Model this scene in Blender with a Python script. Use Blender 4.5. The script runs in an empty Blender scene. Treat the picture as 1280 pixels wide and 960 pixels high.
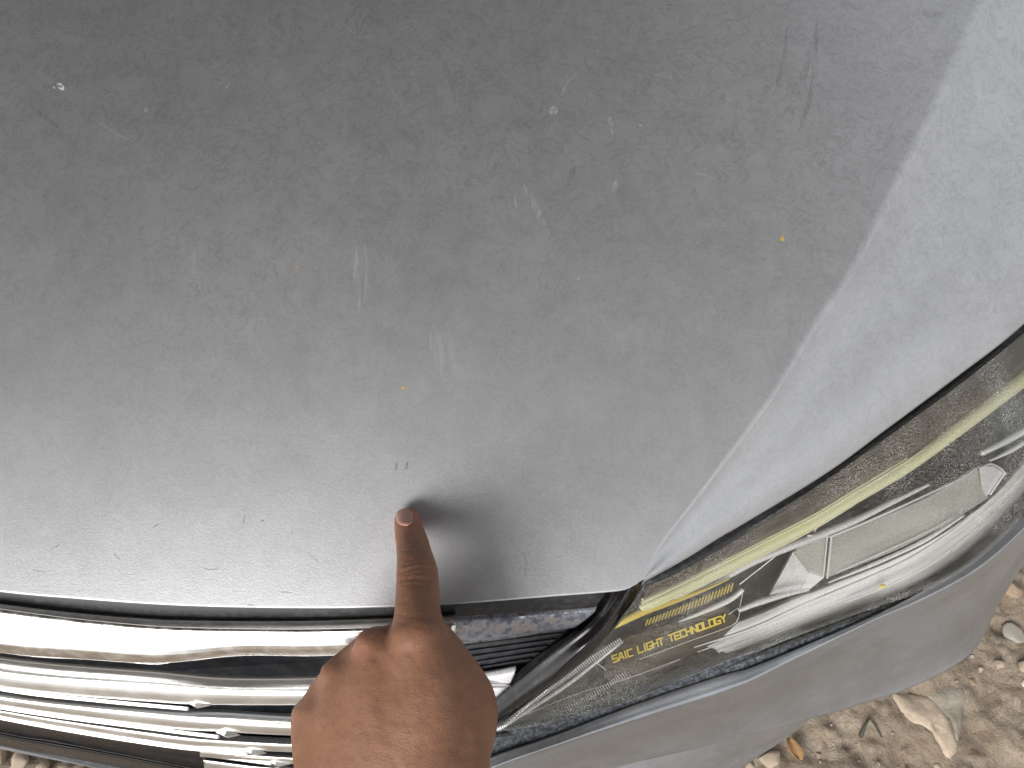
import bpy, bmesh, math, random
import numpy as np
from mathutils import Vector, Matrix
from mathutils.bvhtree import BVHTree
random.seed(4); rng = np.random.default_rng(4)
sc = bpy.context.scene
COL = sc.collection

# ------------------------------------------------------------------ camera, sky, sun, exposure
F = 967.0                                   # focal length in photograph pixels
CZ = 1.27
PITCH = math.radians(65)
cam_d = bpy.data.cameras.new('camera'); cam = bpy.data.objects.new('camera', cam_d); COL.objects.link(cam)
cam_d.sensor_width = 36; cam_d.lens = 36*F/1280; cam_d.clip_start = 0.02; cam_d.clip_end = 500
cam.location = (0, 0, CZ); cam.rotation_euler = (math.radians(90)-PITCH, 0, 0)
sc.camera = cam

SUN_TO = Vector((-0.48, -0.64, 0.68)).normalized()
EXPOSURE = 0.70
SKY_STRENGTH = 0.11
SUN_STRENGTH = 2.8
w = bpy.data.worlds.new('World'); sc.world = w; w.use_nodes = True
nt = w.node_tree; bg = nt.nodes['Background']
sky = nt.nodes.new('ShaderNodeTexSky'); sky.sky_type = 'NISHITA'; sky.sun_disc = False
sky.sun_elevation = math.asin(SUN_TO.z); sky.sun_rotation = math.atan2(SUN_TO.x, SUN_TO.y)
sky.air_density = 1.0; sky.dust_density = 10.0; sky.ozone_density = 1.0
hs = nt.nodes.new('ShaderNodeHueSaturation'); hs.inputs['Saturation'].default_value = .30    # overcast: a pale, nearly colourless sky
nt.links.new(sky.outputs[0], hs.inputs['Color']); mx = nt.nodes.new('ShaderNodeMix'); mx.data_type = 'RGBA'; mx.inputs[0].default_value = .62; mx.inputs[7].default_value = (6.0, 6.12, 6.35, 1)   # even cloud layer
nt.links.new(hs.outputs[0], mx.inputs[6]); nt.links.new(mx.outputs[2], bg.inputs[0]); bg.inputs[1].default_value = SKY_STRENGTH
sl = bpy.data.lights.new('sun', 'SUN'); sl.energy = SUN_STRENGTH; sl.angle = math.radians(38); sl.color = (1, .975, .95)
so = bpy.data.objects.new('sun', sl); COL.objects.link(so)
so.rotation_euler = SUN_TO.to_track_quat('Z', 'Y').to_euler(); so.location = SUN_TO*20
sc.view_settings.view_transform = 'Standard'; sc.view_settings.look = 'None'
sc.view_settings.exposure = EXPOSURE; sc.view_settings.gamma = 1; sc.view_settings.use_curve_mapping = False
sc.render.engine = 'CYCLES'; sc.cycles.max_bounces = 10; sc.cycles.transparent_max_bounces = 12
sc.cycles.use_denoising = True

# ------------------------------------------------------------------ helpers
CAM = np.array([0, 0, CZ])
FW = np.array([0, math.cos(PITCH), -math.sin(PITCH)]); RT = np.array([1., 0, 0]); UP = np.array([0, math.sin(PITCH), math.cos(PITCH)])
def P(px, py, d):
    px = np.asarray(px, float)[..., None]; py = np.asarray(py, float)[..., None]; d = np.asarray(d, float)[..., None]
    return CAM + d*(FW + RT*((px-640)/F) + UP*((480-py)/F))
def proj(p):
    q = p-CAM; d = q@FW
    return (q@RT)/d*F+640, 480-(q@UP)/d*F, d
def H(x, y):                                # height of the bonnet skin
    t = y-.099
    return CZ-.368 + .22*t - .16*t*t - .05*np.maximum(x+.15, 0)**2 + .0007*np.exp(-((x+.085+.25*(y-.25))/.03)**2)*np.clip((y-.1)/.1, 0, 1)
def hoodD(px, py):
    px = np.asarray(px, float); py = np.asarray(py, float)
    px, py = np.broadcast_arrays(px, py)
    lo = np.full(px.shape, .2); hi = np.full(px.shape, 1.1)
    for _ in range(40):
        m = (lo+hi)/2; p = P(px, py, m)
        below = p[..., 2] < H(p[..., 0], p[..., 1])
        hi = np.where(below, m, hi); lo = np.where(below, lo, m)
    return (lo+hi)/2
def cr(pts, n, arclen=True):                # Catmull-Rom resample of control points to n samples
    p = np.asarray(pts, float)
    if len(p) == 2:
        t = np.linspace(0, 1, n)[:, None]; return p[0]*(1-t)+p[1]*t
    q = np.vstack([2*p[0]-p[1], p, 2*p[-1]-p[-2]])
    out = []
    M = 24
    for i in range(len(p)-1):
        a, b, c, d = q[i], q[i+1], q[i+2], q[i+3]
        t = np.linspace(0, 1, M, endpoint=(i == len(p)-2))[:, None]
        out.append(.5*((2*b)+(c-a)*t+(2*a-5*b+4*c-d)*t**2+(3*b-a-3*c+d)*t**3))
    o = np.vstack(out)
    k = min(2, o.shape[1])
    s = np.r_[0, np.cumsum(np.linalg.norm(np.diff(o[:, :k], axis=0), axis=1))]
    ss = np.linspace(0, s[-1], n)
    return np.stack([np.interp(ss, s, o[:, j]) for j in range(o.shape[1])], 1)
def value_noise(x, y, seed=0):
    r = np.random.default_rng(seed); T = r.random((256, 256))
    xi = np.floor(x).astype(int); yi = np.floor(y).astype(int); fx = x-xi; fy = y-yi
    fx = fx*fx*(3-2*fx); fy = fy*fy*(3-2*fy)
    g = lambda a, b: T[a % 256, b % 256]
    return (g(xi, yi)*(1-fx)+g(xi+1, yi)*fx)*(1-fy)+(g(xi, yi+1)*(1-fx)+g(xi+1, yi+1)*fx)*fy
def fbm(x, y, o=5, seed=0):
    s = 0; a = .5
    for i in range(o):
        s = s+a*value_noise(x*2**i, y*2**i, seed+i); a *= .5
    return s
def thing(name, label, cat, loc=(0, 0, 0), group=None):
    o = bpy.data.objects.new(name, None); COL.objects.link(o); o.location = loc; o.empty_display_size = .1
    o['label'] = label; o['category'] = cat
    if group: o['group'] = group
    return o
def tag(o, label, cat, group=None):
    o['label'] = label; o['category'] = cat
    if group: o['group'] = group
    return o
def link_mesh(name, verts, faces, mat, parent=None, smooth=True):
    me = bpy.data.meshes.new(name)
    me.from_pydata([tuple(v) for v in np.asarray(verts)], [], [tuple(int(i) for i in f) for f in faces])
    me.update()
    if mat: me.materials.append(mat)
    if smooth: me.polygons.foreach_set('use_smooth', [True]*len(me.polygons))
    o = bpy.data.objects.new(name, me); COL.objects.link(o)
    if parent: o.parent = parent
    return o
def grid_mesh(name, G, mat, parent=None, thick=0, to=None):
    nv, nu = G.shape[:2]; idx = np.arange(nv*nu).reshape(nv, nu)
    f = np.stack([idx[:-1, :-1], idx[:-1, 1:], idx[1:, 1:], idx[1:, :-1]], -1).reshape(-1, 4)
    n = np.cross(G[1:, :-1]-G[:-1, :-1], G[:-1, 1:]-G[:-1, :-1])
    c = (to if to is not None else CAM)-G[:-1, :-1]
    if (n*c).sum(-1).mean() > 0: f = f[:, ::-1]
    o = link_mesh(name, G.reshape(-1, 3), f, mat, parent)
    if thick:
        m = o.modifiers.new('thickness', 'SOLIDIFY'); m.thickness = thick; m.offset = -1
    return o
def loft(rows, nu, nv, lin=False):                     # rows of (px,py,d); returns world grid
    R = np.stack([cr(r, nu) for r in rows])  # k,nu,3
    if lin:
        k = np.linspace(0, len(rows)-1, (len(rows)-1)*max(1, nv)+1); i0 = np.minimum(k.astype(int), len(rows)-2); fq = (k-i0)[:, None, None]
        out = R[i0]*(1-fq)+R[i0+1]*fq
        return P(out[..., 0], out[..., 1], out[..., 2])
    out = np.stack([cr(R[:, j], nv) for j in range(nu)], 1) if len(rows) > 2 else R[0][None]*(1-np.linspace(0, 1, nv)[:, None, None])+R[1][None]*np.linspace(0, 1, nv)[:, None, None]
    return P(out[..., 0], out[..., 1], out[..., 2])
def tube_data(pts, rad, seg=12, caps=True, flat=None):
    pts = np.asarray(pts, float); rad = np.broadcast_to(np.asarray(rad, float), (len(pts),)).copy()
    if caps:
        d0 = pts[0]-pts[1]; d0 /= np.linalg.norm(d0); d1 = pts[-1]-pts[-2]; d1 /= np.linalg.norm(d1)
        A = np.radians([80, 60, 40, 20])
        pre = [pts[0]+d0*rad[0]*math.sin(a) for a in A]; prer = [rad[0]*math.cos(a) for a in A]
        post = [pts[-1]+d1*rad[-1]*math.sin(a) for a in A[::-1]]; postr = [rad[-1]*math.cos(a) for a in A[::-1]]
        pts = np.vstack([pre, pts, post]); rad = np.r_[prer, rad, postr]
    T = np.gradient(pts, axis=0); T /= np.linalg.norm(T, axis=1)[:, None]
    n = np.cross(T[0], [0.3, .2, .9]); n /= np.linalg.norm(n)
    V = []
    for i in range(len(pts)):
        n = n-T[i]*(n@T[i]); n /= np.linalg.norm(n); b = np.cross(T[i], n)
        a = np.linspace(0, 2*np.pi, seg, endpoint=False)
        V.append(pts[i]+rad[i]*(np.cos(a)[:, None]*n+np.sin(a)[:, None]*b))
    N = len(pts); V = np.vstack(V); Fc = []
    for i in range(N-1):
        for j in range(seg):
            k = (j+1) % seg
            Fc.append((i*seg+j, i*seg+k, (i+1)*seg+k, (i+1)*seg+j))
    Fc.append(tuple(range(seg))[::-1]); Fc.append(tuple((N-1)*seg+j for j in range(seg)))
    return V, Fc
class MB:
    def __init__(s): s.v = []; s.f = []; s.n = 0
    def add(s, V, Fc):
        s.v.append(np.asarray(V)); s.f += [tuple(i+s.n for i in f) for f in Fc]; s.n += len(V); return s
    def tube(s, pts, rad, seg=8): return s.add(*tube_data(pts, rad, seg))
    def box(s, c, ax, ay, az):              # centre and three half-axis vectors
        c, ax, ay, az = map(np.asarray, (c, ax, ay, az))
        V = [c+i*ax+j*ay+k*az for i in (-1, 1) for j in (-1, 1) for k in (-1, 1)]
        return s.add(V, [(0, 1, 3, 2), (4, 6, 7, 5), (0, 4, 5, 1), (2, 3, 7, 6), (0, 2, 6, 4), (1, 5, 7, 3)])
    def build(s, name, mat, parent=None, smooth=True): return link_mesh(name, np.vstack(s.v), s.f, mat, parent, smooth)
def ptube(name, pts, rad_px, n, mat, parent, seg=10):
    c = cr(pts, n); W = P(c[:, 0], c[:, 1], c[:, 2])
    r = np.interp(np.linspace(0, 1, n), np.linspace(0, 1, len(np.atleast_1d(rad_px))), np.atleast_1d(rad_px))*c[:, 2]/F
    return MB().tube(W, r, seg).build(name, mat, parent)

# ------------------------------------------------------------------ materials
def mat(name, base=(.5, .5, .5), rough=.5, metal=0, **kw):
    m = bpy.data.materials.new(name); m.use_nodes = True; b = m.node_tree.nodes['Principled BSDF']
    b.inputs['Base Color'].default_value = (*base, 1); b.inputs['Roughness'].default_value = rough; b.inputs['Metallic'].default_value = metal
    for k, v in kw.items(): b.inputs[k].default_value = v
    return m
class NT:
    def __init__(s, m): s.t = m.node_tree; s.N = s.t.nodes; s.L = s.t.links; s.b = s.N['Principled BSDF']; s.co = s.N.new('ShaderNodeTexCoord')
    def noise(s, scale, detail=4, rough=.55, dist=0, vec=None):
        n = s.N.new('ShaderNodeTexNoise'); n.inputs['Scale'].default_value = scale; n.inputs['Detail'].default_value = detail
        n.inputs['Roughness'].default_value = rough; n.inputs['Distortion'].default_value = dist
        s.L.new(vec or s.co.outputs['Object'], n.inputs['Vector']); return n.outputs['Fac']
    def ramp(s, fac, *st):
        r = s.N.new('ShaderNodeValToRGB'); e = r.color_ramp.elements
        while len(e) < len(st): e.new(.5)
        for i, (p, c) in enumerate(st):
            e[i].position = p; e[i].color = (c, c, c, 1) if np.isscalar(c) else (*c, 1)
        s.L.new(fac, r.inputs[0]); return r.outputs['Color']
    def mix(s, fac, a, b, mode='MIX'):
        n = s.N.new('ShaderNodeMix'); n.data_type = 'RGBA'; n.blend_type = mode
        for i, v in ((0, fac), (6, a), (7, b)):
            if hasattr(v, 'is_output'): s.L.new(v, n.inputs[i])
            elif np.isscalar(v): n.inputs[i].default_value = v if i == 0 else (v, v, v, 1)
            else: n.inputs[i].default_value = (*v, 1)
        return n.outputs[2]
    def math(s, op, a, b=0.):
        n = s.N.new('ShaderNodeMath'); n.operation = op
        for i, v in enumerate((a, b)):
            if hasattr(v, 'is_output'): s.L.new(v, n.inputs[i])
            else: n.inputs[i].default_value = v
        return n.outputs[0]
    def bump(s, h, strength, dist, normal=None):
        n = s.N.new('ShaderNodeBump'); n.inputs['Strength'].default_value = strength; n.inputs['Distance'].default_value = dist
        s.L.new(h, n.inputs['Height'])
        if normal: s.L.new(normal, n.inputs['Normal'])
        return n.outputs['Normal']
    def scaled(s, sx, sy, sz, rz=0):
        n = s.N.new('ShaderNodeMapping'); n.inputs['Scale'].default_value = (sx, sy, sz); n.inputs['Rotation'].default_value = (0, 0, rz)
        s.L.new(s.co.outputs['Object'], n.inputs['Vector']); return n.outputs['Vector']
    def to(s, v, name): s.L.new(v, s.b.inputs[name])

def paint_material(name, base, rough, dirt=1.0, metal=.76, mud=0):
    m = mat(name, base, rough, 1.0); t = NT(m)
    big = t.noise(9, 7, .62, .3); mid = t.noise(60, 9, .78, .4); fine = t.noise(1300, 2, .6); grain = t.noise(420, 3, .7)
    vein = t.math('ABSOLUTE', t.math('SUBTRACT', t.noise(70, 6, .7, .9), .5))
    sep = t.N.new('ShaderNodeSeparateXYZ'); t.L.new(t.co.outputs['Object'], sep.inputs[0])
    back = t.ramp(t.math('ADD', sep.outputs['Y'], t.math('MULTIPLY', t.math('SUBTRACT', big, .5), .25)), (.14, .35), (.30, 1))
    veins = t.ramp(vein, (0.0, 1), (.022, .0))
    streak = t.ramp(t.noise(1, 5, .7, .3, t.scaled(160, 14, 20, .12)), (.52, 0), (.7, 1))
    col = t.mix(t.ramp(mid, (.3, 0), (.72, 1)), tuple(c*.92 for c in base), tuple(c*1.04 for c in base))
    col = t.mix(t.math('MULTIPLY', t.math('MULTIPLY', veins, back), .30*dirt), col, (.1, .1, .11))
    col = t.mix(t.math('MULTIPLY', t.math('MULTIPLY', back, t.ramp(t.noise(55, 8, .74, .5), (.42, 0), (.66, 1))), .26*dirt), col, (.36, .36, .355))
    col = t.mix(t.ramp(grain, (.25, .16), (.8, 0)), col, (.18, .18, .19))
    col = t.mix(t.math('MULTIPLY', t.ramp(fine, (.55, 0), (.75, 1)), .22), col, (.72, .72, .74))
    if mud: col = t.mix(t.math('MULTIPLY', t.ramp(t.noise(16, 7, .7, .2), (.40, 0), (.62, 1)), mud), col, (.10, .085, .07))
    t.to(col, 'Base Color')
    # a thin coat of dust: less metallic, rougher
    dust = t.math('MULTIPLY', t.ramp(mid, (.35, 0), (.8, 1)), .07*dirt)
    t.to(t.math('SUBTRACT', metal, dust), 'Metallic')
    t.to(t.math('ADD', rough-.05, t.math('MULTIPLY', t.ramp(big, (.3, 0), (.7, 1)), .06)), 'Roughness')
    nrm = t.bump(fine, .16, .0005); nrm = t.bump(grain, .03, .0008, nrm); t.to(nrm, 'Normal')
    t.b.inputs['Coat Weight'].default_value = .12; t.b.inputs['Coat Roughness'].default_value = .25
    return m
def dusty(name, base, rough, metal, dust_col, amount, scale=160, lo=.45, hi=.7, **kw):
    m = mat(name, base, rough, metal, **kw); t = NT(m)
    n = t.noise(scale, 5, .65, .0); f = t.math('MULTIPLY', t.ramp(n, (lo, 0), (hi, 1)), amount)
    t.to(t.mix(f, base, dust_col), 'Base Color')
    if metal: t.to(t.math('MULTIPLY', t.math('SUBTRACT', 1, f), metal), 'Metallic')
    t.to(t.math('ADD', rough, t.math('MULTIPLY', f, .5)), 'Roughness')
    return m
M = {}
M['paint'] = paint_material('silver_paint', (.555, .562, .582), .46)
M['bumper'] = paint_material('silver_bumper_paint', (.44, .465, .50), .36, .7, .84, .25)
M['chrome'] = dusty('chrome', (.88, .875, .86), .17, 1, (.66, .65, .63), .2, 120)
M['satin'] = dusty('satin_chrome', (.86, .86, .855), .33, 1, (.72, .71, .70), .10, 40)
M['chrome_dirt_reflection'] = dusty('dirty_chrome_dark_reflection', (.55, .56, .60), .22, 1, (.07, .085, .12), .92, 210, .36, .60)  # dirt speckle, plus the dark reflection of hand and person put into the colour
M['rubber'] = dusty('black_rubber', (.018, .019, .021), .55, 0, (.12, .12, .12), .35, 300)
M['gloss_black'] = dusty('gloss_black', (.008, .008, .009), .13, 0, (.10, .10, .10), .18, 200, .5, .75)
M['moulding'] = dusty('black_moulding', (.006, .006, .007), .22, 0, (.05, .045, .04), .3, 60, .5, .7, **{'Specular IOR Level': .12})
M['matte_black'] = dusty('matte_black', (.022, .024, .028), .5, 0, (.11, .12, .13), .35, 200)
M['dust_gap'] = dusty('dusty_gap', (.02, .022, .026), .6, 0, (.16, .18, .21), .8, 420, .42, .66)
M['housing'] = dusty('lamp_housing', (.012, .013, .012), .35, 0, (.16, .16, .14), .30, 500, .42, .72)
M['bezel'] = dusty('lamp_bezel', (.070, .050, .032), .32, 0, (.11, .085, .055), .5, 90)  # brown of the roof's reflection put into the base colour
M['guide'] = mat('light_guide_plastic', (.93, .93, .60), .3, 0, **{'Subsurface Weight': .3, 'Subsurface Radius': (.004, .004, .002), 'Subsurface Scale': 1.})
M['yellow'] = mat('amber_yellow_plastic', (.78, .62, .10), .35)
M['letter'] = mat('yellow_lettering', (.92, .72, .08), .45)
M['reflector'] = dusty('lamp_reflector', (.96, .97, .99), .20, .22, (.8, .8, .78), .12, 300)
M['silver_trim'] = dusty('lamp_silver_trim', (.90, .90, .93), .25, .25, (.7, .7, .7), .2, 220)
M['clear_block'] = dusty('frosted_block', (.50, .50, .47), .25, .2, (.66, .66, .63), .45, 900)
M['edge'] = mat('bright_edge', (.92, .93, .95), .2, .25)
# ------- dusty clear polycarbonate
m = bpy.data.materials.new('lamp_glass'); m.use_nodes = True; t = NT(m); N, L = t.N, t.L
fres = N.new('ShaderNodeFresnel'); fres.inputs['IOR'].default_value = 1.45
tr = N.new('ShaderNodeBsdfTransparent'); tr.inputs[0].default_value = (.96, .955, .925, 1)
gl = N.new('ShaderNodeBsdfGlossy'); gl.inputs['Roughness'].default_value = .05
df = N.new('ShaderNodeBsdfDiffuse'); df.inputs[0].default_value = (.60, .60, .57, 1)
m1 = N.new('ShaderNodeMixShader'); m2 = N.new('ShaderNodeMixShader')
L.new(fres.outputs[0], m1.inputs[0]); L.new(tr.outputs[0], m1.inputs[1]); L.new(gl.outputs[0], m1.inputs[2])
dn = t.math('MULTIPLY', t.ramp(t.noise(14, 4, .6, .5), (.42, .10), (.72, .95)), t.ramp(t.noise(1500, 1, .5), (.48, .02), (.66, .75)))
dn = t.math('MAXIMUM', dn, t.ramp(t.noise(9, 3, .5, .3), (.35, .015), (.7, .05))); L.new(dn, m2.inputs[0]); L.new(m1.outputs[0], m2.inputs[1]); L.new(df.outputs[0], m2.inputs[2])
L.new(m2.outputs[0], N['Material Output'].inputs['Surface']); N.remove(t.b); M['glass'] = m
def mark_material(name, colr, alpha, scale=(260, 26, 40), lo=.42, hi=.62, rot=0):
    m = bpy.data.materials.new(name); m.use_nodes = True; t = NT(m); N, L = t.N, t.L
    t.b.inputs['Base Color'].default_value = (*colr, 1); t.b.inputs['Roughness'].default_value = .6
    a = t.math('MULTIPLY', t.ramp(t.noise(1, 5, .7, .2, t.scaled(*scale, rot)), (lo, 0), (hi, 1)), alpha)
    t.to(a, 'Alpha'); return m
M['scuff'] = mark_material('pale_scuff', (.58, .58, .59), .17, (900, 60, 80))
M['scrape'] = mark_material('pale_scrape', (.54, .54, .54), .28, (800, 200, 200), .42, .62)
M['dark_mark'] = mark_material('dark_rub', (.05, .05, .055), .18, (900, 60, 80))
M['dark_tick'] = mark_material('dark_scratch', (.12, .12, .12), .38, (400, 400, 400), .36, .6)
M['dropping'] = mark_material('dried_dropping', (.72, .70, .66), .95, (500, 500, 500), .38, .55)
M['speck'] = mark_material('pale_speck', (.55, .54, .51), .40, (500, 500, 500), .42, .6)
M['amber_spot'] = mark_material('amber_spot', (.50, .34, .08), .85, (600, 600, 600), .3, .5)

# ------------------------------------------------------------------ ground
def ground_material():
    m = mat('dry_dirt', (.2, .15, .1), .95); t = NT(m)
    a = t.noise(3.5, 6, .6, .4); b = t.noise(26, 8, .7, .8); c = t.noise(240, 5, .7)
    col = t.mix(t.ramp(a, (.35, 0), (.65, 1)), (.205, .170, .132), (.268, .228, .182))
    col = t.mix(t.ramp(b, (.40, 0), (.70, .8)), col, (.155, .115, .078))
    col = t.mix(t.ramp(t.noise(11, 6, .7, 1.), (.60, 0), (.70, .55)), col, (.37, .32, .25))
    col = t.mix(t.ramp(c, (.3, .6), (.55, 0)), col, (.11, .08, .055))
    t.to(col, 'Base Color'); t.b.inputs['Specular IOR Level'].default_value = .15
    n = t.bump(b, .5, .02); n = t.bump(t.noise(75, 6, .7, .3), .5, .008, n); n = t.bump(c, .5, .003, n); t.to(n, 'Normal'); return m
M['dirt'] = ground_material()
def ground_h(x, y):
    h = .020*(fbm(x*9+3, y*9+7, 5, 11)-.5) + .034*(fbm(x*26+1, y*30, 5, 51)-.5) + .012*(np.abs(fbm(x*22+y*9, y*26, 4, 31)-.5)) + .006*(fbm(x*80, y*80, 3, 21)-.5)
    h += .010*np.sin((y*.55+x*.85)*95+6*fbm(x*6, y*6, 3, 5))*np.clip(1-np.abs(x-.76)/.16, 0, 1)*np.clip(1-np.abs(y+.02)/.2, 0, 1)*.35
    return h
u = np.linspace(-1, 1, 420)
def warp(u, c, k): return c+np.sign(u)*(np.abs(u)*.9+np.abs(u)**9*k)
gx = warp(u, .45, 40); gy = warp(u, .05, 40)
X, Y = np.meshgrid(gx, gy); Z = ground_h(X, Y)
ground = grid_mesh('ground', np.stack([X, Y, Z], -1), M['dirt']); ground['kind'] = 'structure'

# ------------------------------------------------------------------ carport that shades the back of the bonnet
M['roof'] = dusty('weathered_roof_sheet', (.15, .148, .145), .7, 0, (.2, .19, .18), .6, 6)
M['post'] = dusty('painted_post', (.13, .13, .13), .6, 0, (.2, .17, .14), .5, 20)
rf = thing('carport', 'weathered corrugated carport roof on four grey posts above the silver car', 'carport', (0, 2.6, 0)); rf.rotation_euler = (0, 0, math.radians(13))
RY0, RY1, RX0, RX1, RZ = -.46, 6.0, -2.8, .60, 2.05
xs = np.linspace(RX0, RX1, 210); ys = np.linspace(RY0, RY1, 3)
X, Y = np.meshgrid(xs, ys); Z = RZ+.018*np.sin(X*2*np.pi/.076)+.02*(Y-RY0)
o = grid_mesh('roof_sheet', np.stack([X, Y, Z], -1)-np.array([0, 2.6, 0]), M['roof'], rf, .004, np.array([0, 0, 100.]))
for x in (RX0+.1, RX1-.1):
    for y in (RY0+.5, RY1-.1):
        MB().box((x, y-2.6, RZ/2), (.04, 0, 0), (0, .04, 0), (0, 0, RZ/2-.02)).build('post', M['post'], rf, False)
for y in (RY0+.1, 3.0, RY1-.1):
    MB().box(((RX0+RX1)/2, y-2.6, RZ-.07+.02*(y-RY0)), ((RX1-RX0)/2, 0, 0), (0, .03, 0), (0, 0, .045)).build('rafter', M['post'], rf, False)

# ------------------------------------------------------------------ the car
car = thing('car', 'silver car with dusty scratched bonnet, chrome grille and clear headlamp', 'car')
# ---- bonnet
CREASE = [(1300, -160), (1230, 0), (1180, 115), (1115, 245), (1065, 340), (1023, 402), (965, 497), (910, 572), (870, 625), (827, 681), (804, 724)]
EDGE = [(1560, 120), (1400, 285), (1280, 402), (1200, 465), (1110, 532), (1033, 588), (933, 649), (900, 668), (862, 692), (830, 710), (804, 724)]
FRONT = [(-260, 704), (-120, 722), (0, 740), (100, 749), (200, 756), (300, 759.5), (420, 760.5), (520, 758), (600, 753), (687, 746), (763, 740), (785, 736), (804, 724)]
nrow, ncl, nfl = 110, 120, 40
v = np.r_[np.linspace(0, .99, nrow-2), .9975, 1.]
at_v = lambda pts: np.stack([np.interp(v, np.linspace(0, 1, 900), c) for c in cr(pts, 900).T], 1)
cre = at_v(CREASE); edg = at_v(EDGE); fro = cr(FRONT, ncl); uu = np.linspace(0, 1, ncl)
left = np.stack([np.full(nrow, -260.), -160+(704+160)*v], 1)
dev = fro-(left[-1]*(1-uu[:, None])+cre[-1]*uu[:, None])
pix = left[:, None]*(1-uu[None, :, None])+cre[:, None]*uu[None, :, None]+dev[None]*(v[:, None, None]**3)
D = hoodD(pix[..., 0], pix[..., 1])
dist = np.clip((pix[-1:, :, 1]-pix[..., 1])/7, 0, 1)
D = D+.0000*(1-dist)**2
Gm = P(pix[..., 0], pix[..., 1], D)
cd = D[:, -1]
fr = np.linspace(0, 1, nrow)
# flank beyond the crease
wq = np.linspace(0, 1, nfl)[1:]
edge_drop = .072*(1-v)**.85*np.clip((1-v)/.05, 0, 1)
ed = hoodD(edg[:, 0], edg[:, 1])+edge_drop
fl = []
Cw = P(cre[:, 0], cre[:, 1], cd); Ew = P(edg[:, 0], edg[:, 1], ed)
span = np.linalg.norm(Ew-Cw, axis=1)
nrm = np.cross(Ew-Cw, np.gradient(Cw, axis=0)); nrm /= np.linalg.norm(nrm, axis=1)[:, None]+1e-9
nrm *= np.sign(nrm[:, 2:3]+1e-9)
for q in wq:
    bulge = -.032*math.sin(2*math.pi*q)
    fl.append(Cw*(1-q)+Ew*q+nrm*(span*bulge)[:, None])
Fm = np.stack(fl, 1)
G = np.concatenate([Gm, Fm], 1)
# hem along front (rows) : rounded lip then turned in
last = G[-1]; hem = []
for k, (dn, bk) in enumerate(((.0004, .0001), (.0014, .0005), (.004, .0012), (.009, .004), (.012, .010))):
    hem.append(last+np.array([0, bk, -dn]))
G = np.concatenate([G, np.stack(hem)], 0)
hood = grid_mesh('bonnet', G, M['paint'], car)
# hem along the headlamp edge
tang = np.gradient(Ew, axis=0); outw = np.cross(tang, [0, 0, 1]); outw /= np.linalg.norm(outw, axis=1)[:, None]+1e-9
outw *= np.sign((outw*(Ew-Cw)).sum(1))[:, None]; outw[-1] = outw[-2]
hem = [Ew]+[Ew+outw*a+np.array([0, 0, -b]) for a, b in ((.0008, .0008), (.001, .003), (.0, .007), (-.004, .012))]
grid_mesh('hem', np.stack(hem), M['paint'], hood, 0)
def on_hood(px, py, lift=.00025): return P(px, py, hoodD(px, py)-lift)
def mark(name, pts, wid, mt):
    c = cr(pts, max(8, 3*len(pts))); tg = np.gradient(c[:, :2], axis=0); tg /= np.linalg.norm(tg, axis=1)[:, None]; nn = np.stack([-tg[:, 1], tg[:, 0]], 1)
    s = np.linspace(0, 1, len(c)); ww = wid/2*np.sqrt(np.clip(1-(2*s-1)**2, .02, 1))
    rows = [c[:, :2]+nn*(k*ww)[:, None] for k in (-1, 0, 1)]
    G = np.stack([on_hood(r[:, 0], r[:, 1], .0003 if i == 1 else .0002) for i, r in enumerate(rows)])
    return grid_mesh(name, G, mt, hood)
for pts, wd in (([(443, 300), (446, 345), (449, 395)], 9), ([(456, 303), (459, 340), (457, 392)], 8), ([(541, 405), (548, 440), (556, 475)], 16), ([(563, 408), (566, 440), (575, 470)], 10), ([(240, 305), (243, 335), (252, 365)], 7)):
    mark('scuff', pts, wd, M['scuff'])
for pts, wd in (([(656, 222), (655, 232), (664, 250), (672, 268), (682, 290)], 5), ([(662, 232), (668, 250), (678, 272), (688, 296)], 4), ([(641, 238), (645, 256), (650, 272)], 3), ([(761, 143), (764, 155), (767, 168)], 6), ([(772, 223), (769, 232), (767, 240)], 7), ([(655, 690), (658, 705), (656, 724)], 3), ([(765, 175), (770, 160)], 2), ([(812, 90), (830, 96), (850, 98)], 2), ([(430, 28), (440, 40), (452, 46)], 2), ([(262, 100), (275, 104), (286, 106), (280, 112)], 3), ([(1090, 86), (1112, 92), (1140, 96)], 2), ([(120, 150), (150, 170), (170, 176)], 2), ([(700, 120), (712, 100), (725, 88)], 2), ([(860, 215), (880, 218), (905, 230)], 2)):
    mark('scratch', pts, wd, M['scrape'])
for pts, wd in (([(1022, 20), (1018, 90), (1008, 140), (995, 170)], 7), ([(1012, 60), (1004, 100), (998, 130)], 9), ([(985, 30), (978, 80), (966, 120)], 5), ([(672, 80), (674, 95), (671, 112)], 5), ([(868, 235), (870, 250)], 8), ([(815, 100), (806, 112)], 7), ([(720, 205), (712, 225), (704, 245)], 8), ([(780, 45), (790, 30), (794, 26)], 3), ([(545, 60), (560, 90), (570, 130)], 6), ([(30, 125), (60, 150), (80, 165)], 4), ([(920, 15), (928, 17)], 8), ([(1150, 16), (1180, 20)], 10)):
    mark('rub_mark', pts, wd, M['dark_mark'])
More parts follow.
